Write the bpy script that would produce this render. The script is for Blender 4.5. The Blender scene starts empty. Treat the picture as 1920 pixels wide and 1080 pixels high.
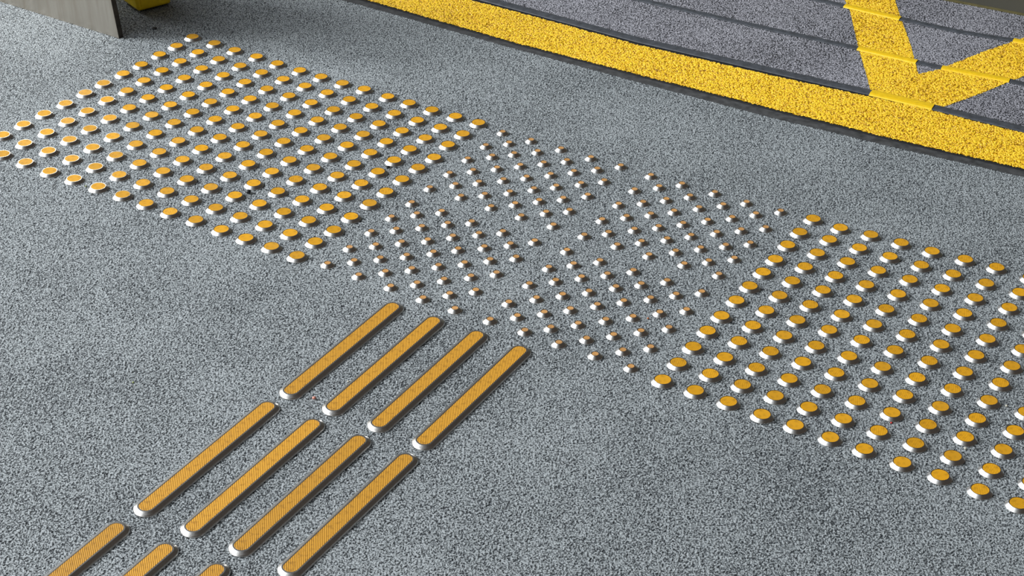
import bpy, bmesh, math, random
import numpy as np
from mathutils import Vector

# ------------------------------------------------------------------ camera, world, lights, exposure
scene = bpy.context.scene
C = scene.collection
cd = bpy.data.cameras.new('camera')
cam = bpy.data.objects.new('camera', cd); C.objects.link(cam)
cam.location = (0.00038, -0.01224, 1.47565)
cam.rotation_euler = (1.01045, -0.020835, -0.0000107)
cd.sensor_width = 36.0
cd.lens = 3410.184 / 1920 * 36
cd.clip_start = 0.05
scene.camera = cam

scene.view_settings.view_transform = 'Standard'
scene.view_settings.look = 'None'
scene.view_settings.gamma = 1.0
scene.view_settings.use_curve_mapping = False
scene.view_settings.exposure = 0.40

world = bpy.data.worlds.new('sky'); scene.world = world
world.use_nodes = True
wn = world.node_tree; wn.nodes.clear()
w_out = wn.nodes.new('ShaderNodeOutputWorld')
w_bg = wn.nodes.new('ShaderNodeBackground')
w_tc = wn.nodes.new('ShaderNodeTexCoord')
w_dot = wn.nodes.new('ShaderNodeVectorMath'); w_dot.operation = 'DOT_PRODUCT'
w_dot.inputs[1].default_value = (-0.96, -0.05, 0.22)      # the open, bright side of the covered platform
w_ramp = wn.nodes.new('ShaderNodeValToRGB')
wn.links.new(w_tc.outputs['Generated'], w_dot.inputs[0])
wn.links.new(w_dot.outputs['Value'], w_ramp.inputs[0])
wn.links.new(w_ramp.outputs[0], w_bg.inputs[0])
wn.links.new(w_bg.outputs[0], w_out.inputs[0])
cr = w_ramp.color_ramp
cr.elements[0].position = 0.0;  cr.elements[0].color = (0.050, 0.042, 0.036, 1)
cr.elements[1].position = 1.0;  cr.elements[1].color = (2.30, 2.38, 2.46, 1)
for p_, c_ in ((0.18, (0.11, 0.106, 0.102, 1)), (0.40, (0.20, 0.205, 0.21, 1)), (0.54, (0.50, 0.52, 0.54, 1)), (0.70, (1.70, 1.76, 1.82, 1))):
    e = cr.elements.new(p_); e.color = c_
w_bg.inputs[1].default_value = 1.0

def area(name, loc, target, sx, sy, power, col):
    ld = bpy.data.lights.new(name, 'AREA'); ld.shape = 'RECTANGLE'
    ld.size, ld.size_y, ld.energy, ld.color = sx, sy, power, col
    o = bpy.data.objects.new(name, ld); C.objects.link(o)
    o.location = loc
    o.rotation_euler = (Vector(target) - Vector(loc)).to_track_quat('-Z', 'Y').to_euler()
    return o
# daylight entering through the open side of the platform, left and slightly beyond the frame
area('daylight_opening', (-4.3, 3.4, 2.7), (0, 2.4, 0), 1.5, 1.3, 230, (0.97, 0.985, 1.0))

# ------------------------------------------------------------------ helpers
def mat(name):
    m = bpy.data.materials.new(name); m.use_nodes = True
    nt = m.node_tree
    return m, nt, nt.nodes['Principled BSDF']

def node(nt, kind, **kw):
    n = nt.nodes.new(kind)
    for k, v in kw.items():
        if k in n.inputs: n.inputs[k].default_value = v
        else: setattr(n, k, v)
    return n

def ramp(nt, src, stops):
    r = nt.nodes.new('ShaderNodeValToRGB')
    nt.links.new(src, r.inputs[0])
    el = r.color_ramp.elements
    el[0].position, el[0].color = stops[0][0], (*stops[0][1], 1)
    el[1].position, el[1].color = stops[-1][0], (*stops[-1][1], 1)
    for p, c in stops[1:-1]:
        x = el.new(p); x.color = (*c, 1)
    return r

def grit(name, dark, mid, light, scale=300, patch=0.17, bump=0.5, rough=0.55, spots=None, dist=0.0016):
    """coarse stone-chip coating: light grains with dark pits between them"""
    m, nt, b = mat(name); L = nt.links
    tc = node(nt, 'ShaderNodeTexCoord')
    n1 = node(nt, 'ShaderNodeTexNoise', Scale=scale, Detail=2.0, Roughness=0.55, Distortion=0.35)
    n2 = node(nt, 'ShaderNodeTexNoise', Scale=4.0, Detail=6.0, Roughness=0.7)
    n3 = node(nt, 'ShaderNodeTexNoise', Scale=scale * 0.37, Detail=1.0)
    for n in (n1, n2, n3): L.new(tc.outputs['Object'], n.inputs['Vector'])
    # worn / clogged patches shift how many pits show
    a = node(nt, 'ShaderNodeMath', operation='MULTIPLY_ADD'); L.new(n2.outputs[0], a.inputs[0])
    a.inputs[1].default_value = patch; a.inputs[2].default_value = -patch * 0.5
    c = node(nt, 'ShaderNodeMath', operation='MULTIPLY_ADD'); L.new(n3.outputs[0], c.inputs[0])
    c.inputs[1].default_value = 0.16; c.inputs[2].default_value = -0.08
    s = node(nt, 'ShaderNodeMath', operation='ADD'); L.new(a.outputs[0], s.inputs[0]); L.new(c.outputs[0], s.inputs[1])
    t = node(nt, 'ShaderNodeMath', operation='ADD'); L.new(n1.outputs[0], t.inputs[0]); L.new(s.outputs[0], t.inputs[1])
    r = ramp(nt, t.outputs[0], [(0.385, dark), (0.47, mid), (0.60, light)])
    L.new(r.outputs[0], b.inputs['Base Color'])
    b.inputs['Roughness'].default_value = rough
    # the pits are real relief: chips stand up to `dist` above them
    mr = node(nt, 'ShaderNodeMapRange'); mr.interpolation_type = 'SMOOTHSTEP'
    L.new(t.outputs[0], mr.inputs[0]); mr.inputs[1].default_value = 0.36; mr.inputs[2].default_value = 0.60
    dp = node(nt, 'ShaderNodeDisplacement', Midlevel=0.9, Scale=dist)
    L.new(mr.outputs[0], dp.inputs['Height'])
    L.new(dp.outputs[0], nt.nodes['Material Output'].inputs['Displacement'])
    m.displacement_method = 'BOTH'
    return m

M_floor = grit('grey_stone_chip', (0.030, 0.037, 0.044), (0.155, 0.175, 0.185), (0.385, 0.420, 0.435), scale=370)
M_deck = grit('slate_stone_chip', (0.012, 0.013, 0.018), (0.085, 0.088, 0.105), (0.40, 0.40, 0.44), scale=340)
M_yellow = grit('yellow_painted_chip', (0.34, 0.17, 0.003), (0.88, 0.505, 0.004), (0.98, 0.655, 0.035), scale=260, bump=0.9, rough=0.35, dist=0.0020)

def plain(name, col, rough=0.5, metal=0.0, bump=0.0, scale=60, var=0.15):
    m, nt, b = mat(name); L = nt.links
    tc = node(nt, 'ShaderNodeTexCoord')
    n = node(nt, 'ShaderNodeTexNoise', Scale=scale, Detail=4.0); L.new(tc.outputs['Object'], n.inputs['Vector'])
    r = ramp(nt, n.outputs[0], [(0.3, tuple(c * (1 - var) for c in col)), (0.7, tuple(min(1, c * (1 + var)) for c in col))])
    L.new(r.outputs[0], b.inputs['Base Color'])
    b.inputs['Roughness'].default_value = rough; b.inputs['Metallic'].default_value = metal
    if bump:
        bp = node(nt, 'ShaderNodeBump', Strength=bump, Distance=0.0005)
        L.new(n.outputs[0], bp.inputs['Height']); L.new(bp.outputs[0], b.inputs['Normal'])
    return m

M_steel = plain('brushed_stainless_steel', (0.66, 0.65, 0.63), 0.21, 1.0, 0.12, 900, 0.08)
M_bar_steel = plain('bar_edge_steel', (0.60, 0.59, 0.57), 0.28, 1.0, 0.15, 500, 0.10)
M_rib = plain('smooth_grey_rubber', (0.048, 0.054, 0.064), 0.5, 0, 0.2, 90, 0.3)
M_seal = plain('dark_joint_sealant', (0.050, 0.052, 0.054), 0.55, 0, 0.3, 70, 0.45)
M_edge = plain('black_rubber_edge', (0.012, 0.012, 0.013), 0.6)
M_ribyellow = plain('smooth_yellow_paint', (0.78, 0.50, 0.008), 0.38, 0, 0.2, 120, 0.10)
M_block = plain('yellow_moulded_plastic', (0.95, 0.66, 0.008), 0.4, 0, 0.15, 60, 0.12)
M_wall = plain('olive_painted_metal', (0.060, 0.057, 0.042), 0.45, 0, 0.1, 12, 0.12)
M_wall_trim = plain('brown_rubber_lip', (0.10, 0.085, 0.03), 0.5)
def streaked():
    m, nt, b = mat('weathered_steel_sheet'); L = nt.links
    tc = node(nt, 'ShaderNodeTexCoord')
    mp = node(nt, 'ShaderNodeMapping'); mp.inputs['Scale'].default_value = (30, 30, 1.5)
    L.new(tc.outputs['Object'], mp.inputs['Vector'])
    n = node(nt, 'ShaderNodeTexNoise', Scale=2.0, Detail=6.0, Roughness=0.6); L.new(mp.outputs[0], n.inputs['Vector'])
    r = ramp(nt, n.outputs[0], [(0.3, (0.31, 0.275, 0.22)), (0.5, (0.37, 0.34, 0.29)), (0.72, (0.42, 0.39, 0.34))])
    L.new(r.outputs[0], b.inputs['Base Color'])
    b.inputs['Metallic'].default_value = 0.75; b.inputs['Roughness'].default_value = 0.28
    return m
M_plate = streaked()
M_plate_end = plain('dark_cut_edge', (0.06, 0.05, 0.04), 0.6, 0.3, 0.2, 60, 0.4)
M_black = plain('black_rubber_and_shade', (0.010, 0.012, 0.014), 0.5)

def ribbed(name, angle, period, col, groove):
    """orange moulded insert with fine raised lines"""
    m, nt, b = mat(name); L = nt.links
    tc = node(nt, 'ShaderNodeTexCoord')
    mp = node(nt, 'ShaderNodeMapping'); mp.inputs['Rotation'].default_value = (0, 0, angle)
    L.new(tc.outputs['Object'], mp.inputs['Vector'])
    w = node(nt, 'ShaderNodeTexWave', Scale=1.0 / period / 3.18, Distortion=0.0)
    w.wave_type = 'BANDS'; w.bands_direction = 'X'; w.wave_profile = 'SIN'
    L.new(mp.outputs[0], w.inputs['Vector'])
    n = node(nt, 'ShaderNodeTexNoise', Scale=160, Detail=3.0); L.new(tc.outputs['Object'], n.inputs['Vector'])
    n2 = node(nt, 'ShaderNodeObjectInfo')
    r = ramp(nt, w.outputs['Fac'], [(0.05, groove), (0.45, col), (1.0, col)])
    mx = node(nt, 'ShaderNodeMixRGB', blend_type='MULTIPLY'); mx.inputs[0].default_value = 1.0
    q = ramp(nt, n.outputs[0], [(0.30, (0.72, 0.70, 0.66)), (0.48, (1, 1, 1))])
    L.new(r.outputs[0], mx.inputs[1]); L.new(q.outputs[0], mx.inputs[2])
    hs = node(nt, 'ShaderNodeHueSaturation')
    vv = node(nt, 'ShaderNodeMapRange'); L.new(n2.outputs['Random'], vv.inputs[0])
    vv.inputs[3].default_value = 0.88; vv.inputs[4].default_value = 1.12
    L.new(vv.outputs[0], hs.inputs['Value']); L.new(mx.outputs[0], hs.inputs['Color'])
    L.new(hs.outputs[0], b.inputs['Base Color'])
    b.inputs['Roughness'].default_value = 0.45
    bp = node(nt, 'ShaderNodeBump', Strength=0.45, Distance=0.0005)
    L.new(w.outputs['Fac'], bp.inputs['Height']); L.new(bp.outputs[0], b.inputs['Normal'])
    return m
M_insert = ribbed('orange_ribbed_insert', math.radians(20), 0.0017, (0.70, 0.345, 0.008), (0.50, 0.235, 0.006))
M_bar_insert = ribbed('orange_ribbed_strip', math.radians(55), 0.0023, (0.68, 0.34, 0.030), (0.26, 0.11, 0.008))
M_tip = ribbed('worn_orange_tip', math.radians(10), 0.0009, (0.56, 0.29, 0.09), (0.52, 0.26, 0.08))

def obj(name, bm, m, parent=None, label=None, smooth=False):
    me = bpy.data.meshes.new(name)
    bmesh.ops.recalc_face_normals(bm, faces=bm.faces[:])
    bm.to_mesh(me); bm.free()
    if smooth: me.polygons.foreach_set('use_smooth', [True] * len(me.polygons))
    if isinstance(m, (list, tuple)):
        for x in m: me.materials.append(x)
    else: me.materials.append(m)
    o = bpy.data.objects.new(name, me); C.objects.link(o)
    if parent: o.parent = parent
    if label: o['label'] = label
    return o

def tag(o, label, cat, group=None, kind=None):
    o['label'] = label; o['category'] = cat
    if group: o['group'] = group
    if kind: o['kind'] = kind
    return o

def thing(name, label, cat, loc=(0, 0, 0), rz=0, group=None):
    o = bpy.data.objects.new(name, None); C.objects.link(o)
    o.empty_display_size = 0.01
    o.location = loc; o.rotation_euler = (0, 0, rz)
    return tag(o, label, cat, group)

def copy_thing(root, loc, rz, label, group):
    r = root.copy(); C.objects.link(r); r.location = loc; r.rotation_euler = (0, 0, rz)
    r['label'] = label; r['group'] = group
    for ch in list(root.children):
        c = ch.copy(); C.objects.link(c); c.parent = r
    return r

def outline(rad, half=0.0, n=48):
    """closed outline of a disc (half=0) or of a round-ended bar along x"""
    pts = []
    for k in range(n):
        a = 2 * math.pi * (k + 0.5) / n - math.pi / 2
        off = half if math.cos(a) > 0 else -half
        pts.append((off + rad * math.cos(a), rad * math.sin(a)))
    return pts

def rings(profile, half=0.0, n=48, cap=False):
    """rings of (radius, z); each band keeps its own vertices so the creases stay crisp"""
    bm = bmesh.new()
    for (r0, z0), (r1, z1) in zip(profile, profile[1:]):
        a = [bm.verts.new((x, y, z0)) for x, y in outline(r0, half, n)]
        b = [bm.verts.new((x, y, z1)) for x, y in outline(r1, half, n)]
        for k in range(n):
            bm.faces.new((a[k], a[(k + 1) % n], b[(k + 1) % n], b[k]))
    return bm

def disc(rad, z, half=0.0, n=48, rim=0.0003):
    bm = bmesh.new()
    lo = [bm.verts.new((x, y, z - 0.0012)) for x, y in outline(rad, half, n)]
    mid = [bm.verts.new((x, y, z - rim)) for x, y in outline(rad, half, n)]
    top = [bm.verts.new((x, y, z)) for x, y in outline(rad - rim * 1.5, half, n)]
    for a, b in ((lo, mid), (mid, top)):
        for k in range(n): bm.faces.new((a[k], a[(k + 1) % n], b[(k + 1) % n], b[k]))
    bm.faces.new(top); bm.faces.new(lo[::-1])
    return bm

def prism(pts, z0, z1, bm=None):
    """vertical prism over a world-space outline"""
    bm = bm or bmesh.new()
    lo = [bm.verts.new((x, y, z0)) for x, y in pts]
    hi = [bm.verts.new((x, y, z1)) for x, y in pts]
    n = len(pts)
    for k in range(n): bm.faces.new((lo[k], lo[(k + 1) % n], hi[(k + 1) % n], hi[k]))
    bm.faces.new(hi); bm.faces.new(lo[::-1])
    return bm

def box(c, s, bm=None, bevel=0.0):
    bm = bm or bmesh.new()
    x, y, z = c; a, b, d = s[0] / 2, s[1] / 2, s[2] / 2
    prism([(x - a, y - b), (x + a, y - b), (x + a, y + b), (x - a, y + b)], z - d, z + d, bm)
    if bevel: bmesh.ops.bevel(bm, geom=bm.edges[:], offset=bevel, segments=3, affect='EDGES', profile=0.5)
    return bm

def sheet(name, a, b, nu, nv, z, m, parent=None, label=None, keep=None):
    """finely divided coating between two polylines a and b (same length), heights from its material"""
    def along(line, n):
        p = np.array(line, float); d = np.r_[0, np.cumsum(np.hypot(*np.diff(p, axis=0).T))]
        t = np.linspace(0, 1, n) * d[-1]
        return np.stack([np.interp(t, d, p[:, 0]), np.interp(t, d, p[:, 1])], 1)
    A, B = along(a, nu), along(b, nu)
    t = np.linspace(0, 1, nv)[:, None, None]
    P = A[None] * (1 - t) + B[None] * t
    co = np.concatenate([P.reshape(-1, 2), np.full((nu * nv, 1), z)], 1)
    i = np.arange(nu * nv).reshape(nv, nu)
    f = np.stack([i[:-1, :-1], i[:-1, 1:], i[1:, 1:], i[1:, :-1]], -1).reshape(-1, 4)
    if keep is not None: f = f[keep(co[f].mean(1)[:, :2])]
    used = np.unique(f); remap = np.zeros(len(co), int); remap[used] = np.arange(len(used))
    co, f = co[used], remap[f]
    me = bpy.data.meshes.new(name)
    me.vertices.add(len(co)); me.vertices.foreach_set('co', co.astype('f').ravel())
    me.loops.add(f.size); me.loops.foreach_set('vertex_index', f.ravel().astype('i'))
    me.polygons.add(len(f)); me.polygons.foreach_set('loop_start', np.arange(0, f.size, 4, dtype='i'))
    me.polygons.foreach_set('use_smooth', np.ones(len(f), bool))
    me.update(calc_edges=True); me.validate()
    me.materials.append(m)
    o = bpy.data.objects.new(name, me); C.objects.link(o)
    if parent: o.parent = parent
    if label: o['label'] = label
    return o

def inside(poly):
    def f(p):
        r = np.zeros(len(p), bool); n = len(poly)
        for k in range(n):
            (x0, y0), (x1, y1) = poly[k], poly[(k + 1) % n]
            c = (y0 > p[:, 1]) != (y1 > p[:, 1])
            if y1 != y0: r ^= c & (p[:, 0] < (x1 - x0) * (p[:, 1] - y0) / (y1 - y0) + x0)
        return r
    return f

def norm(v):
    l = math.hypot(*v); return (v[0] / l, v[1] / l)

# ------------------------------------------------------------------ the ground
o = sheet('floor', [(-0.85, 1.30), (0.80, 1.30)], [(-1.55, 3.75), (1.50, 3.75)], 1500, 1500, 0.0, M_floor)
o['kind'] = 'structure'
# the rest of the ground, outside the finely divided part
bm = bmesh.new()
inner = [bm.verts.new((x, y, 0)) for x, y in ((-0.85, 1.30), (0.80, 1.30), (1.50, 3.75), (-1.55, 3.75))]
outer = [bm.verts.new((x, y, 0)) for x, y in ((-6, -1), (6, -1), (6, 8), (-6, 8))]
for k in range(4): bm.faces.new((outer[k], outer[(k + 1) % 4], inner[(k + 1) % 4], inner[k]))
o = obj('floor_surround', bm, M_floor); o['kind'] = 'structure'

# ------------------------------------------------------------------ the raised deck with its yellow edge
ZD = 0.006                                   # deck surface above the ground
near = [(-0.3627, 3.473), (-0.2606, 3.4174), (0.031, 3.2287), (0.2712, 3.0908), (0.4966, 2.9638), (0.7089, 2.8464), (0.9114, 2.7455), (1.041, 2.6823)]
far = [(-0.1555, 3.4845), (-0.0535, 3.4287), (0.031, 3.3789), (0.2792, 3.2238), (0.5132, 3.1025), (0.6918, 3.0148), (0.7998, 2.9623), (0.9436, 2.8794), (1.075, 2.8036)]
gap = [(-0.3158, 3.43), (-0.2482, 3.39), (0.0312, 3.2133), (0.2703, 3.0699), (0.4942, 2.938), (0.7062, 2.8264), (0.908, 2.7267)]
def ext(line, d0, d1):
    """lengthen a polyline past both of its ends"""
    a = norm((line[0][0] - line[1][0], line[0][1] - line[1][1]))
    b = norm((line[-1][0] - line[-2][0], line[-1][1] - line[-2][1]))
    return [(line[0][0] + a[0] * d0, line[0][1] + a[1] * d0)] + line + [(line[-1][0] + b[0] * d1, line[-1][1] + b[1] * d1)]
near, far, gap = ext(near, 2, 1.5), ext(far, 2, 1.5), ext(gap, 2, 1.5)

trim = obj('trim_1', prism(gap + [(x + 0.02, y + 0.035) for x, y in near[::-1]], -0.001, 0.0009), M_seal)
trim['kind'] = 'structure'

deck = thing('raised_deck', 'dark gritty deck panel with smooth ribs, yellow edge stripe and yellow V marking', 'deck', (0, 0, 0))
back = [(near[-1][0] + 1.2, near[-1][1] + 2.1), (near[0][0] + 1.2, near[0][1] + 2.1)]
obj('deck_edge', prism([(x + 0.0005, y + 0.001) for x, y in near] + back, 0.0, ZD - 0.0012), M_edge, deck, 'black rubber front edge below the yellow stripe')
legs = [(0.7134, 3.635), (0.7135, 3.5022), (0.7165, 3.4091), (0.7046, 3.2282), (0.7011, 3.1316), (0.6958, 3.0214), (0.7547, 2.9929), (0.8028, 2.9687), (0.8496, 3.0013), (0.9142, 3.0487), (0.9635, 3.0895), (1.0252, 3.1365), (1.3675, 3.3868), (1.4374, 3.6128), (1.0689, 3.3155), (1.0045, 3.2668), (0.9422, 3.2218), (0.892, 3.1806), (0.8429, 3.1402), (0.7998, 3.1172), (0.8096, 3.2454), (0.8141, 3.3738), (0.8207, 3.5075), (0.8238, 3.6407)]
in_v = inside(legs)
obj('deck_surface', prism([(x + 0.004, y + 0.006) for x, y in near] + back, ZD - 0.0030, ZD - 0.0018), M_edge, deck)
lo = [(-0.4556, 3.6635), (-0.1485, 3.4955), (-0.0465, 3.4397), (0.038, 3.3899), (0.2862, 3.2348), (0.5202, 3.1135), (0.6988, 3.0258), (0.8068, 2.9733), (0.9506, 2.8904), (1.082, 2.8146), (1.4718, 2.5897)]
hi = [(-0.1042, 3.9951), (0.931, 3.4943), (1.0792, 3.4226), (1.6373, 3.1526)]
sheet('stone_coating', lo, hi, 1500, 360, ZD, M_deck, deck, 'dark slate stone-chip coating', keep=lambda p: ~in_v(p))
sheet('chevron_marking', lo, hi, 1500, 360, ZD + 0.0006, M_yellow, deck, 'yellow gritty V-shaped marking', keep=in_v)
sheet('edge_stripe', [(-0.6701, 3.6404), (-0.3627, 3.473), (-0.2606, 3.4174), (0.031, 3.2287), (0.2712, 3.0908), (0.4966, 2.9638), (0.7089, 2.8464), (0.9114, 2.7455), (1.041, 2.6823), (1.4904, 2.4631)], [(-0.4626, 3.6525), (-0.1555, 3.4845), (-0.0535, 3.4287), (0.031, 3.3789), (0.2792, 3.2238), (0.5132, 3.1025), (0.6918, 3.0148), (0.7998, 2.9623), (0.9436, 2.8794), (1.075, 2.8036), (1.5081, 2.5538)], 1400, 100, ZD + 0.0008, M_yellow, deck, 'broad yellow gritty edge stripe')

def rib_mesh(line, half, h, z=ZD, lift=0.0):
    """a smooth low batten following a line on the deck"""
    bm = bmesh.new(); prof = []
    for t in (-1, -0.82, -0.45, 0, 0.45, 0.82, 1): prof.append((t * half, h * math.sqrt(max(0, 1 - abs(t) ** 3.2)) if abs(t) < 1 else 0))
    rows = []
    for k, (x, y) in enumerate(line):
        p = line[max(0, k - 1)]; q = line[min(len(line) - 1, k + 1)]
        d = norm((q[0] - p[0], q[1] - p[1])); nx, ny = -d[1], d[0]
        rows.append([bm.verts.new((x + nx * s, y + ny * s, z + lift + zz)) for s, zz in prof])
    for a, b in zip(rows, rows[1:]):
        for k in range(len(a) - 1): bm.faces.new((a[k], a[k + 1], b[k + 1], b[k]))
        bm.faces.new((a[0], b[0], b[-1], a[-1]))
    bm.faces.new(rows[0]); bm.faces.new(rows[-1][::-1])
    return bm
ribs = [([(-0.99, 4.0309), (0.031, 3.4003), (0.2805, 3.2462), (0.5158, 3.1236), (0.6949, 3.0327), (0.8024, 2.9755), (0.9471, 2.8941), (1.6443, 2.5019)],
   0.0125, 0.0022, [((0.6958, 3.0323), (0.8006, 2.9765))]), ([(-0.7658, 4.0115), (0.2924, 3.4456), (0.5385, 3.314), (0.6999, 3.2306), (0.8079, 3.1698), (0.8497, 3.1478), (0.9699, 3.0946), (1.0268, 3.0605), (1.713, 2.6493)],
   0.0092, 0.002, [((0.7037, 3.2283), (0.807, 3.1702)), ((0.8506, 3.1474), (0.968, 3.0955))]), ([(-0.4121, 4.0508), (0.64, 3.4736), (0.7089, 3.4358), (0.8143, 3.3739), (0.9206, 3.3164), (1.0184, 3.2802), (1.0747, 3.2527), (1.7935, 2.9016)],
   0.0092, 0.002, [((0.7099, 3.4353), (0.8124, 3.3751)), ((1.0184, 3.2802), (1.0729, 3.2536))])]
for line, half, h, painted in ribs:
    r = obj('rib', rib_mesh(line, half, h), M_rib, deck, 'smooth dark grey rib', smooth=True)
    for a, b in painted:
        obj('painted_section', rib_mesh([a, b], half * 1.06, h + 0.0012), M_ribyellow, r, 'smooth yellow painted stretch of the rib')

# ------------------------------------------------------------------ far right: olive panel standing on the deck
wa, wb = [(0.921, 3.4763), (1.0692, 3.4046)]
d = norm((wb[0] - wa[0], wb[1] - wa[1])); nn = (-d[1], d[0])
p0 = (wa[0] - d[0] * 1.0, wa[1] - d[1] * 1.0); p1 = (wb[0] + d[0] * 1.2, wb[1] + d[1] * 1.2)
t = thing('side_panel', 'dark olive metal side panel along the far edge of the deck', 'panel', ((wa[0] + wb[0]) / 2, (wa[1] + wb[1]) / 2, ZD))
cx, cy = t.location.x, t.location.y
q = [(p0[0] - cx, p0[1] - cy), (p1[0] - cx, p1[1] - cy), (p1[0] - cx + nn[0] * .05, p1[1] - cy + nn[1] * .05), (p0[0] - cx + nn[0] * .05, p0[1] - cy + nn[1] * .05)]
obj('panel_sheet', prism(q, 0.004, 0.62), M_wall, t)
q2 = [(x - nn[0] * .002 * (k < 2), y - nn[1] * .002 * (k < 2)) for k, (x, y) in enumerate(q)]
obj('bottom_lip', prism(q2, 0.0, 0.0045), M_wall_trim, t, 'thin brownish bottom lip')

# ------------------------------------------------------------------ far left: steel plate and yellow post foot
pa, pb = [(-0.729, 3.2229), (-0.9976, 3.3886)]          # near right corner, and a point along its foot
d = norm((pb[0] - pa[0], pb[1] - pa[1])); nn = (d[1], -d[0])
if nn[1] < 0: nn = (-nn[0], -nn[1])
t = thing('steel_plate', 'weathered steel plate standing on edge at the far left corner', 'plate', (pa[0], pa[1], 0))
L_, T_ = 1.1, 0.012
q = [(0, 0), (d[0] * L_, d[1] * L_), (d[0] * L_ + nn[0] * T_, d[1] * L_ + nn[1] * T_), (nn[0] * T_, nn[1] * T_)]
def lean(bm, kx, ky):
    for v in bm.verts: v.co.x += kx * v.co.z; v.co.y += ky * v.co.z
    return bm
obj('plate_sheet', lean(prism(q, 0, 0.55), -0.10, 0.0), M_plate, t)
e0 = 0.0006
q = [(-d[0] * e0, -d[1] * e0), (d[0] * .0004, d[1] * .0004), (d[0] * .0004 + nn[0] * T_, d[1] * .0004 + nn[1] * T_), (-d[0] * e0 + nn[0] * T_, -d[1] * e0 + nn[1] * T_)]
obj('cut_edge', lean(prism(q, 0, 0.55), -0.10, 0.0), M_plate_end, t, 'dark narrow cut edge')

ba, bb = [(-0.7114, 3.3412), (-0.6519, 3.3866)]
d = norm((bb[0] - ba[0], bb[1] - ba[1])); nn = (-d[1], d[0])
W_ = math.hypot(bb[0] - ba[0], bb[1] - ba[1])
t = thing('yellow_post_foot', 'yellow moulded foot of a post beside the steel plate', 'post', (ba[0], ba[1], 0), math.atan2(d[1], d[0]))
bm = box((W_ / 2, 0.035, 0.154), (W_, 0.07, 0.300), bevel=0.006)
obj('foot_shell', lean(bm, -0.10, 0.0), M_block, t)
bm = box((0.009, -0.0006, 0.156), (0.0022, 0.003, 0.280))
obj('moulding_rib', lean(bm, -0.10, 0.0), M_block, t, 'narrow raised moulding line near the corner')
bm = box((W_ / 2 + 0.003, 0.040, 0.003), (W_ - 0.012, 0.058, 0.006), bevel=0.001)  # inset black pad, added to give the dark contact shadow beneath the foot
obj('contact_shade_pad', bm, M_black, t, 'black pad standing in for the contact shadow under the foot')

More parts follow.
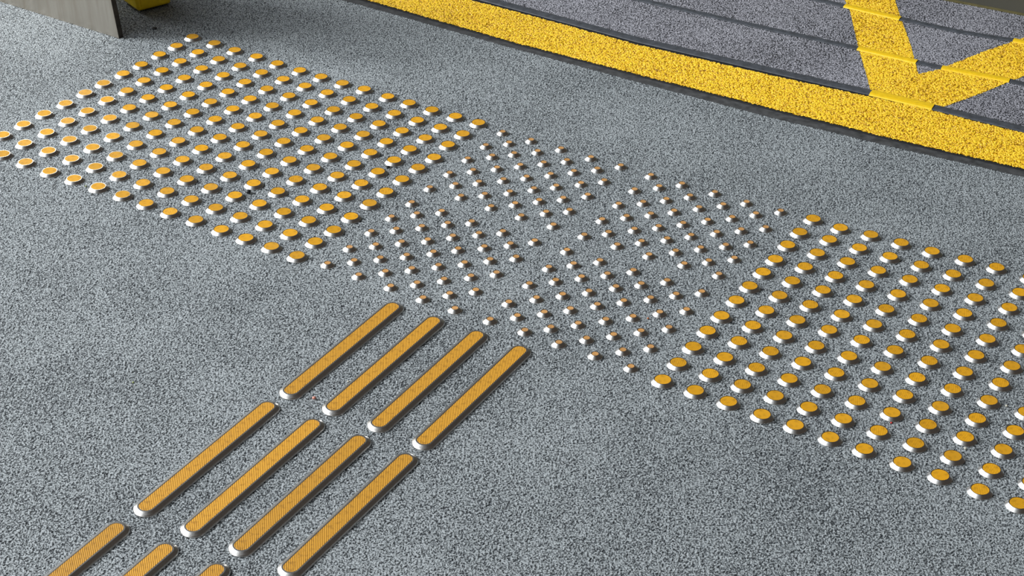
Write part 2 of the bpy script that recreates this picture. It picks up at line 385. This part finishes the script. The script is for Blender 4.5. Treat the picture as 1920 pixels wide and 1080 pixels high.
# ------------------------------------------------------------------ tactile studs
LEFT=[(0,0,-0.5874,3.2283), (0,1,-0.6115,3.1853), (0,2,-0.6376,3.1454), (0,3,-0.664,3.0993), (0,4,-0.6906,3.0587), (0,5,-0.7191,3.0166), (0,6,-0.7442,2.9755),
(0,7,-0.7707,2.9309), (0,8,-0.7999,2.8892), (0,9,-0.827,2.8465), (0,10,-0.8535,2.8047), (1,0,-0.5413,3.2008), (1,1,-0.5668,3.1582), (1,2,-0.5938,3.1165),
(1,3,-0.6212,3.0756), (1,4,-0.6473,3.031), (1,5,-0.6709,2.9875), (1,6,-0.6996,2.949), (1,7,-0.726,2.9028), (1,8,-0.7527,2.8619), (1,9,-0.7797,2.8177),
(1,10,-0.8086,2.7755), (1,11,-0.8369,2.7342), (2,0,-0.4985,3.171), (2,1,-0.5233,3.1293), (2,2,-0.5493,3.0872), (2,3,-0.5754,3.0451), (2,4,-0.6016,3.003),
(2,5,-0.628,2.9609), (2,6,-0.6545,2.9187), (2,7,-0.6812,2.8765), (2,8,-0.7081,2.8342), (2,9,-0.7352,2.7919), (2,10,-0.7625,2.7494), (2,11,-0.7918,2.7071),
(3,0,-0.4537,3.1442), (3,1,-0.4796,3.1019), (3,2,-0.5054,3.0598), (3,3,-0.5313,3.0177), (3,4,-0.5573,2.9756), (3,5,-0.5835,2.9335), (3,6,-0.6098,2.8914),
(3,7,-0.6363,2.8492), (3,8,-0.663,2.807), (3,9,-0.6898,2.7647), (3,10,-0.7169,2.7222), (3,11,-0.7448,2.6768), (4,0,-0.4111,3.1152), (4,1,-0.436,3.0747),
(4,2,-0.4617,3.0326), (4,3,-0.4875,2.9906), (4,4,-0.5133,2.9485), (4,5,-0.5393,2.9064), (4,6,-0.5655,2.8643), (4,7,-0.5918,2.8222), (4,8,-0.6182,2.78),
(4,9,-0.6449,2.7377), (4,10,-0.6717,2.6953), (4,11,-0.6988,2.6525), (5,0,-0.3661,3.0868), (5,1,-0.3928,3.0478), (5,2,-0.4183,3.0057), (5,3,-0.4439,2.9637),
(5,4,-0.4697,2.9216), (5,5,-0.4955,2.8795), (5,6,-0.5215,2.8375), (5,7,-0.5476,2.7953), (5,8,-0.5738,2.7531), (5,9,-0.6003,2.7109), (5,10,-0.6269,2.6685),
(5,11,-0.6539,2.6266), (6,0,-0.324,3.061), (6,1,-0.3498,3.0211), (6,2,-0.3752,2.979), (6,3,-0.4007,2.937), (6,4,-0.4263,2.8949), (6,5,-0.452,2.8529),
(6,6,-0.4778,2.8108), (6,7,-0.5037,2.7687), (6,8,-0.5298,2.7265), (6,9,-0.556,2.6843), (6,10,-0.5824,2.642), (6,11,-0.6088,2.6012), (7,0,-0.2823,3.0355),
(7,1,-0.307,2.9946), (7,2,-0.3323,2.9525), (7,3,-0.3577,2.9105), (7,4,-0.3831,2.8684), (7,5,-0.4087,2.8264), (7,6,-0.4344,2.7843), (7,7,-0.4601,2.7423),
(7,8,-0.486,2.7001), (7,9,-0.5121,2.6579), (7,10,-0.5383,2.6157), (7,11,-0.5657,2.5742), (8,0,-0.2404,3.0126), (8,1,-0.2644,2.9683), (8,2,-0.2896,2.9262),
(8,3,-0.3149,2.8842), (8,4,-0.3402,2.8421), (8,5,-0.3657,2.8001), (8,6,-0.3912,2.7581), (8,7,-0.4168,2.716), (8,8,-0.4426,2.6739), (8,9,-0.4685,2.6317),
(8,10,-0.4945,2.5895), (8,11,-0.5225,2.5477), (9,0,-0.1956,2.9835), (9,1,-0.222,2.9422), (9,2,-0.2471,2.9001), (9,3,-0.2723,2.858), (9,4,-0.2976,2.816),
(9,5,-0.3229,2.774), (9,6,-0.3483,2.732), (9,7,-0.3738,2.6899), (9,8,-0.3994,2.6479), (9,9,-0.4251,2.6057), (9,10,-0.451,2.5635), (9,11,-0.4775,2.5234),
(10,0,-0.1555,2.959), (10,1,-0.1797,2.9162), (10,2,-0.2048,2.8741), (10,3,-0.2299,2.8321), (10,4,-0.2551,2.7901), (10,5,-0.2803,2.7481), (10,6,-0.3056,2.7061),
(10,7,-0.331,2.664), (10,8,-0.3565,2.622), (10,9,-0.382,2.5799), (10,10,-0.4078,2.5377), (10,11,-0.4325,2.4944), (11,0,-0.113,2.9327), (11,1,-0.1376,2.8904),
(11,2,-0.1626,2.8484), (11,3,-0.1877,2.8063), (11,4,-0.2128,2.7643), (11,5,-0.2379,2.7223), (11,6,-0.2631,2.6803), (11,7,-0.2884,2.6383), (11,8,-0.3137,2.5962),
(11,9,-0.3392,2.5541), (11,10,-0.3648,2.512), (11,11,-0.3903,2.4691), (12,0,-0.0701,2.9089), (12,1,-0.0956,2.8648), (12,2,-0.1206,2.8227),
(12,3,-0.1456,2.7807), (12,4,-0.1706,2.7386), (12,5,-0.1957,2.6966), (12,6,-0.2208,2.6546), (12,7,-0.246,2.6126), (12,8,-0.2712,2.5706), (12,9,-0.2966,2.5285),
(12,10,-0.322,2.4864), (12,11,-0.3471,2.4442), (13,0,-0.0287,2.8854), (13,1,-0.0552,2.841), (13,2,-0.0802,2.7996), (13,3,-0.1026,2.7514), (13,4,-0.1284,2.7138),
(13,5,-0.1534,2.6714), (13,6,-0.1777,2.6281), (13,7,-0.2024,2.5876), (13,8,-0.2296,2.5428), (13,9,-0.2536,2.4991), (13,10,-0.28,2.4614), (13,11,-0.3043,2.4181)]
RIGHT=[(0,0,0.523,2.5631), (0,1,0.4953,2.519), (0,2,0.4702,2.4778), (0,3,0.4451,2.4326), (0,4,0.4212,2.3934), (0,5,0.3958,2.352), (0,6,0.371,2.3101),
(0,7,0.344,2.2662), (0,8,0.3195,2.225), (0,9,0.2947,2.182), (0,10,0.2697,2.1401), (0,11,0.2444,2.0967), (1,0,0.5632,2.5351), (1,1,0.5398,2.4973),
(1,2,0.5143,2.4544), (1,3,0.4889,2.4116), (1,4,0.4635,2.3688), (1,5,0.4383,2.3261), (1,6,0.4131,2.2835), (1,7,0.3881,2.241), (1,8,0.363,2.1985),
(1,9,0.3381,2.156), (1,10,0.3132,2.1135), (1,11,0.2883,2.072), (2,0,0.6091,2.5146), (2,1,0.5838,2.4725), (2,2,0.5581,2.4295), (2,3,0.5326,2.3866),
(2,4,0.5071,2.3438), (2,5,0.4817,2.301), (2,6,0.4565,2.2583), (2,7,0.4313,2.2157), (2,8,0.4062,2.1731), (2,9,0.3811,2.1305), (2,10,0.3561,2.088),
(2,11,0.3322,2.0464), (3,0,0.6539,2.4909), (3,1,0.6282,2.4477), (3,2,0.6024,2.4045), (3,3,0.5766,2.3615), (3,4,0.551,2.3186), (3,5,0.5255,2.2757),
(3,6,0.5001,2.233), (3,7,0.4748,2.1902), (3,8,0.4496,2.1476), (3,9,0.4244,2.1049), (3,10,0.3993,2.0623), (3,11,0.3756,2.0175), (4,0,0.6986,2.4659),
(4,1,0.673,2.4227), (4,2,0.647,2.3794), (4,3,0.6211,2.3363), (4,4,0.5954,2.2932), (4,5,0.5697,2.2503), (4,6,0.5442,2.2074), (4,7,0.5187,2.1646),
(4,8,0.4934,2.1218), (4,9,0.4681,2.0791), (4,10,0.4429,2.0364), (4,11,0.4181,1.994), (5,0,0.7464,2.443), (5,1,0.7182,2.3975), (5,2,0.6921,2.3541),
(5,3,0.666,2.3109), (5,4,0.6401,2.2678), (5,5,0.6143,2.2247), (5,6,0.5886,2.1817), (5,7,0.563,2.1388), (5,8,0.5375,2.0959), (5,9,0.5121,2.0531),
(5,10,0.4868,2.0103), (5,11,0.4624,1.9673), (6,0,0.7911,2.4203), (6,1,0.764,2.3722), (6,2,0.7376,2.3287), (6,3,0.7114,2.2853), (6,4,0.6853,2.2421),
(6,5,0.6594,2.1989), (6,6,0.6335,2.1558), (6,7,0.6077,2.1127), (6,8,0.5821,2.0698), (6,9,0.5566,2.0268), (6,10,0.5311,1.9839), (6,11,0.5046,1.9423),
(7,0,0.837,2.3904), (7,1,0.8103,2.3467), (7,2,0.7837,2.3031), (7,3,0.7573,2.2596), (7,4,0.7311,2.2162), (7,5,0.7049,2.1728), (7,6,0.6789,2.1296),
(7,7,0.653,2.0865), (7,8,0.6272,2.0433), (7,9,0.6015,2.0003), (7,10,0.5759,1.9572), (7,11,0.5505,1.9143), (8,3,0.8038,2.2336), (8,4,0.7773,2.19),
(8,5,0.751,2.1466), (8,6,0.7248,2.1032), (8,7,0.6987,2.0599), (8,8,0.6727,2.0166), (8,9,0.6469,1.9734), (8,10,0.6211,1.9302), (8,11,0.5957,1.8879),
(9,7,0.745,2.033), (9,8,0.7188,1.9896), (9,9,0.6928,1.9463), (9,10,0.6669,1.9029), (9,11,0.6423,1.8588), (10,10,0.7133,1.8753), (10,11,0.686,1.8313)]
SMALL=[(0,0,0,0.0146,2.852), (0,0,2,-0.0144,2.8002), (0,0,4,-0.0449,2.7498), (0,0,6,-0.0745,2.6969), (0,0,8,-0.1059,2.6454), (0,0,10,-0.1337,2.5937),
(0,0,12,-0.1642,2.5451), (0,0,14,-0.1939,2.497), (0,0,16,-0.2245,2.4461), (0,0,18,-0.255,2.3966), (0,1,1,0.0259,2.8119), (0,1,3,-0.0029,2.7622),
(0,1,5,-0.035,2.7088), (0,1,7,-0.0635,2.6581), (0,1,11,-0.1237,2.5571), (0,1,13,-0.1543,2.506), (0,1,15,-0.184,2.4557), (0,1,17,-0.2145,2.4067),
(0,2,0,0.0647,2.8235), (0,2,2,0.0347,2.7725), (0,2,4,0.0056,2.719), (0,2,6,-0.0244,2.6679), (0,2,8,-0.0532,2.6183), (0,2,10,-0.0837,2.5664),
(0,2,12,-0.1138,2.516), (0,2,14,-0.1438,2.4662), (0,2,16,-0.1744,2.4161), (0,2,18,-0.2044,2.3644), (0,3,1,0.0754,2.7819), (0,3,3,0.0452,2.7301),
(0,3,5,0.0167,2.6779), (0,3,7,-0.0141,2.6261), (0,3,11,-0.0726,2.5277), (0,3,13,-0.1027,2.4743), (0,3,15,-0.1338,2.4256), (0,3,17,-0.1642,2.376),
(0,4,0,0.1163,2.7935), (0,4,2,0.0854,2.7403), (0,4,4,0.0558,2.6887), (0,4,6,0.0275,2.6358), (0,4,8,-0.0031,2.5852), (0,4,10,-0.034,2.5343),
(0,4,12,-0.0633,2.4874), (0,4,14,-0.0925,2.4368), (0,4,16,-0.124,2.386), (0,4,18,-0.1536,2.3337), (0,5,1,0.1254,2.7506), (0,5,3,0.0965,2.6997),
(0,5,5,0.0676,2.6483), (0,5,7,0.0363,2.5965), (0,5,11,-0.0218,2.4972), (0,5,13,-0.0538,2.4479), (0,5,15,-0.0831,2.3969), (0,5,17,-0.1139,2.3442),
(0,6,0,0.1671,2.763), (0,6,2,0.1362,2.7116), (0,6,4,0.1052,2.6589), (0,6,6,0.076,2.6087), (0,6,8,0.0462,2.5563), (0,6,10,0.0165,2.5045),
(0,6,12,-0.0128,2.4559), (0,6,14,-0.0428,2.4062), (0,6,16,-0.0732,2.3564), (0,6,18,-0.1032,2.302), (0,7,1,0.1765,2.7218), (0,7,3,0.1471,2.6698),
(0,7,5,0.1158,2.6174), (0,7,7,0.0868,2.57), (0,7,11,0.0285,2.4664), (0,7,13,-0.0031,2.4172), (0,7,15,-0.0321,2.3671), (0,7,17,-0.0634,2.3154),
(0,8,0,0.2172,2.7349), (0,8,2,0.1866,2.6806), (0,8,4,0.1569,2.6297), (0,8,6,0.1253,2.5776), (0,8,8,0.0978,2.5287), (0,8,10,0.0671,2.4769),
(0,8,12,0.0377,2.4259), (0,8,14,0.0072,2.3779), (0,8,16,-0.024,2.3266), (0,8,18,-0.0542,2.2739), (1,0,0,0.2667,2.7024), (1,0,2,0.2361,2.651),
(1,0,4,0.2069,2.601), (1,0,6,0.1774,2.5488), (1,0,8,0.1467,2.4982), (1,0,10,0.1177,2.4498), (1,0,12,0.0882,2.3972), (1,0,14,0.0576,2.3477),
(1,0,16,0.0262,2.2943), (1,0,18,-0.0013,2.2457), (1,1,1,0.2781,2.6636), (1,1,3,0.2478,2.6088), (1,1,5,0.2179,2.5608), (1,1,7,0.186,2.508),
(1,1,11,0.127,2.4089), (1,1,13,0.0982,2.3591), (1,1,15,0.0681,2.3077), (1,1,17,0.039,2.2571), (1,2,0,0.3174,2.6744), (1,2,2,0.287,2.6201),
(1,2,4,0.2581,2.5701), (1,2,6,0.2282,2.5197), (1,2,8,0.1982,2.4691), (1,2,10,0.1687,2.4199), (1,2,12,0.1383,2.3705), (1,2,14,0.1079,2.3188),
(1,2,16,0.0792,2.2679), (1,2,18,0.0499,2.2179), (1,3,1,0.3275,2.6334), (1,3,3,0.2969,2.5812), (1,3,5,0.268,2.5297), (1,3,7,0.2375,2.4813),
(1,3,11,0.1786,2.3805), (1,3,13,0.1483,2.3292), (1,3,15,0.1185,2.2788), (1,3,17,0.0884,2.2276), (1,4,0,0.3701,2.6468), (1,4,2,0.3392,2.5943),
(1,4,4,0.3086,2.5415), (1,4,6,0.279,2.4911), (1,4,8,0.2468,2.4404), (1,4,10,0.2193,2.3921), (1,4,12,0.19,2.3436), (1,4,14,0.1594,2.2919), (1,4,16,0.1289,2.239),
(1,4,18,0.0993,2.187), (1,5,1,0.3799,2.6056), (1,5,3,0.3495,2.5533), (1,5,5,0.3184,2.5034), (1,5,7,0.2898,2.4533), (1,5,11,0.2293,2.3534),
(1,5,13,0.1998,2.3037), (1,5,15,0.1705,2.2511), (1,5,17,0.1401,2.1995), (1,6,0,0.4197,2.6151), (1,6,2,0.3905,2.5635), (1,6,4,0.3606,2.5142),
(1,6,6,0.3304,2.4646), (1,6,8,0.3002,2.4148), (1,6,10,0.2698,2.364), (1,6,12,0.2411,2.3133), (1,6,14,0.2114,2.2605), (1,6,16,0.18,2.2106),
(1,6,18,0.151,2.1583), (1,7,1,0.4309,2.5773), (1,7,3,0.4011,2.5242), (1,7,5,0.3712,2.4743), (1,7,7,0.3395,2.425), (1,7,11,0.2808,2.3252),
(1,7,13,0.2521,2.2735), (1,7,15,0.221,2.2218), (1,7,17,0.1917,2.1705), (1,8,0,0.4729,2.5876), (1,8,2,0.4418,2.5325), (1,8,4,0.4111,2.4824),
(1,8,6,0.3806,2.4345), (1,8,8,0.3516,2.3856), (1,8,10,0.3205,2.3334), (1,8,12,0.2931,2.2822), (1,8,14,0.263,2.2325), (1,8,16,0.2325,2.18),
(1,8,18,0.2009,2.1286)]
ORD = ['first', 'second', 'third', 'fourth', 'fifth', 'sixth', 'seventh', 'eighth', 'ninth', 'tenth', 'eleventh', 'twelfth', 'thirteenth', 'fourteenth']
H = 0.005
random.seed(4)

def make_stud():
    t = thing('tactile_stud', '', 'stud')
    obj('stud_body', rings([(0.0172, 0.0), (0.0171, 0.0008), (0.0127, H), (0.0117, H), (0.0116, H - 0.0010)]), M_steel, t, smooth=True)
    obj('stud_insert', disc(0.0117, H - 0.0001), M_insert, t, 'orange ribbed insert')
    return t
def make_small_stud():
    t = thing('small_tactile_stud', '', 'stud')
    obj('stud_body', rings([(0.0115, 0.0), (0.0113, 0.0007), (0.0061, H), (0.0050, H), (0.0049, H - 0.0010)], n=32), M_steel, t, smooth=True)
    obj('stud_insert', disc(0.0050, H - 0.0002, n=32), M_tip, t, 'small worn orange tip')
    return t

def place(proto, used, x, y, label, group):
    loc = (x, y, 0.0); rz = random.choice((0, 0.35, -0.3, 0.12, 0.8, 1.2)) + random.uniform(-0.08, 0.08)
    if not used:
        proto.location = loc; proto.rotation_euler = (0, 0, rz); proto['label'] = label; proto['group'] = group
        used.append(1); return proto
    return copy_thing(proto, loc, rz, label, group)

big = make_stud(); used = []
for i, j, x, y in LEFT:
    place(big, used, x, y, 'orange-capped stud, left field: %s row from yellow stripe, %s from the small studs' % (ORD[j], ORD[13 - i]), 'orange-capped studs of the left field')
for i, j, x, y in RIGHT:
    place(big, used, x, y, 'orange-capped stud, right field: %s row from yellow stripe, %s from the small studs' % (ORD[j], ORD[i]), 'orange-capped studs of the right field')
small = make_small_stud(); used = []
cols = {}
for p, c, r, x, y in SMALL:
    cols.setdefault((p, r > 9, c), []).append((r, x, y))
for (p, low, c), lst in sorted(cols.items()):
    block = ('near' if low else 'far') + (' right' if p else ' left')
    for k, (r, x, y) in enumerate(sorted(lst)):
        place(small, used, x, y, 'small pointed steel stud, %s block, %s line from left, %s from yellow stripe' % (block, ORD[c], ORD[k]), 'small studs, %s block' % block)

# ------------------------------------------------------------------ guide bars
BA = math.radians(59.67)
HALF = 0.2527 / 2
def make_bar():
    t = thing('guide_bar', '', 'guide bar')
    obj('bar_body', rings([(0.0178, 0.0), (0.0176, 0.0007), (0.0168, 0.0022), (0.0124, H - 0.0002), (0.0117, H), (0.0101, H), (0.0100, H - 0.001)], HALF, 64), M_bar_steel, t, smooth=True)
    obj('bar_insert', disc(0.0101, H - 0.0001, HALF, 64), M_bar_insert, t, 'orange diagonally ribbed strip')
    return t
bars = [((-0.2119, 2.1650), 'leftmost', 'far'), ((-0.1495, 2.1284), 'second from left', 'far'), ((-0.0849, 2.0923), 'third from left', 'far'), ((-0.0223, 2.0547), 'rightmost', 'far'),
        ((-0.3691, 1.9063), 'leftmost', 'middle'), ((-0.3036, 1.8676), 'second from left', 'middle'), ((-0.2388, 1.8328), 'third from left', 'middle'), ((-0.1741, 1.7939), 'rightmost', 'middle'),
        ((-0.5277, 1.6423), 'leftmost', 'near'), ((-0.4609, 1.6039), 'second from left', 'near'), ((-0.3926, 1.5676), 'third from left', 'near')]
where = {'far': 'far row, beside the small studs', 'middle': 'middle row of bars', 'near': 'near row, cut off by the frame'}
bar = make_bar()
for k, ((x, y), side, row) in enumerate(bars):
    lab = 'ribbed orange-and-steel guide bar, %s, %s' % (side, where[row])
    g = 'guide bars of the %s row' % row
    if k == 0:
        bar.location = (x, y, 0); bar.rotation_euler = (0, 0, BA); bar['label'] = lab; bar['group'] = g
    else: copy_thing(bar, (x, y, 0), BA, lab, g)

# ------------------------------------------------------------------ crumbs lying about
def pebble(name, x, y, r, m, label, cat, squash=0.7, seed=1):
    rnd = random.Random(seed)
    bm = bmesh.new(); bmesh.ops.create_icosphere(bm, subdivisions=2, radius=r)
    for v in bm.verts:
        v.co *= 1 + rnd.uniform(-0.16, 0.16); v.co.z = v.co.z * squash
    zmin = min(v.co.z for v in bm.verts)
    for v in bm.verts: v.co.z -= zmin
    o = obj(name, bm, m, smooth=True); o.location = (x, y, 0)
    return tag(o, label, cat)
crumbs = [(-0.669, 3.2709, 0.0055, 'black', 'debris_flake', 'black flake on the ground between steel plate and topmost stud', 'debris'),
          (-0.2432, 2.0417, 0.0028, 'pink', 'pebble', 'small pinkish pebble between the far left guide bars', 'pebble'),
          (0.234, 2.2601, 0.0016, 'orange', 'crumb', 'tiny orange crumb among the near left small studs', 'crumb'),
          (0.5526, 2.007, 0.0016, 'red', 'crumb', 'tiny red crumb between orange-capped studs of the right field', 'crumb'),
          (-0.405, 2.6213, 0.0046, 'black', 'rubber_plug', 'black rubber lump beside an orange-capped stud in the left field', 'debris'),
          (-0.1804, 2.7192, 0.004, 'black', 'debris_flake', 'black flake under an orange-capped stud near the small studs', 'debris'),
          (-0.4988, 2.0727, 0.0015, 'green', 'crumb', 'tiny green crumb left of the guide bars', 'crumb'),
          (-0.1992, 2.0842, 0.0015, 'pale', 'crumb', 'pale grain between the two leftmost far guide bars', 'crumb'),
          (0.6431, 1.9515, 0.002, 'pale', 'pebble', 'pale pebble between orange-capped studs at the right', 'pebble'),
          (-0.6759, 2.633, 0.0014, 'green', 'crumb', 'tiny yellowish crumb at the front edge of the left stud field', 'crumb'),
          (0.7219, 2.0519, 0.0018, 'pale', 'pebble', 'pale pebble near the right end of the right stud field', 'pebble')]
MC = {'pink': plain('pink_stone', (0.55, 0.22, 0.16), 0.5, 0, 0.3, 500, 0.5), 'orange': plain('orange_crumb', (0.50, 0.16, 0.06), 0.6),
      'red': plain('red_crumb', (0.50, 0.04, 0.03), 0.5), 'black': M_black, 'green': plain('green_crumb', (0.25, 0.30, 0.08), 0.6),
      'pale': plain('pale_stone', (0.50, 0.48, 0.40), 0.6)}
for k, (x, y, r, c, name, label, cat) in enumerate(crumbs):
    pebble(name, x, y, r, MC[c], label, cat, 0.3 if name == 'debris_flake' else 0.7, k + 3)
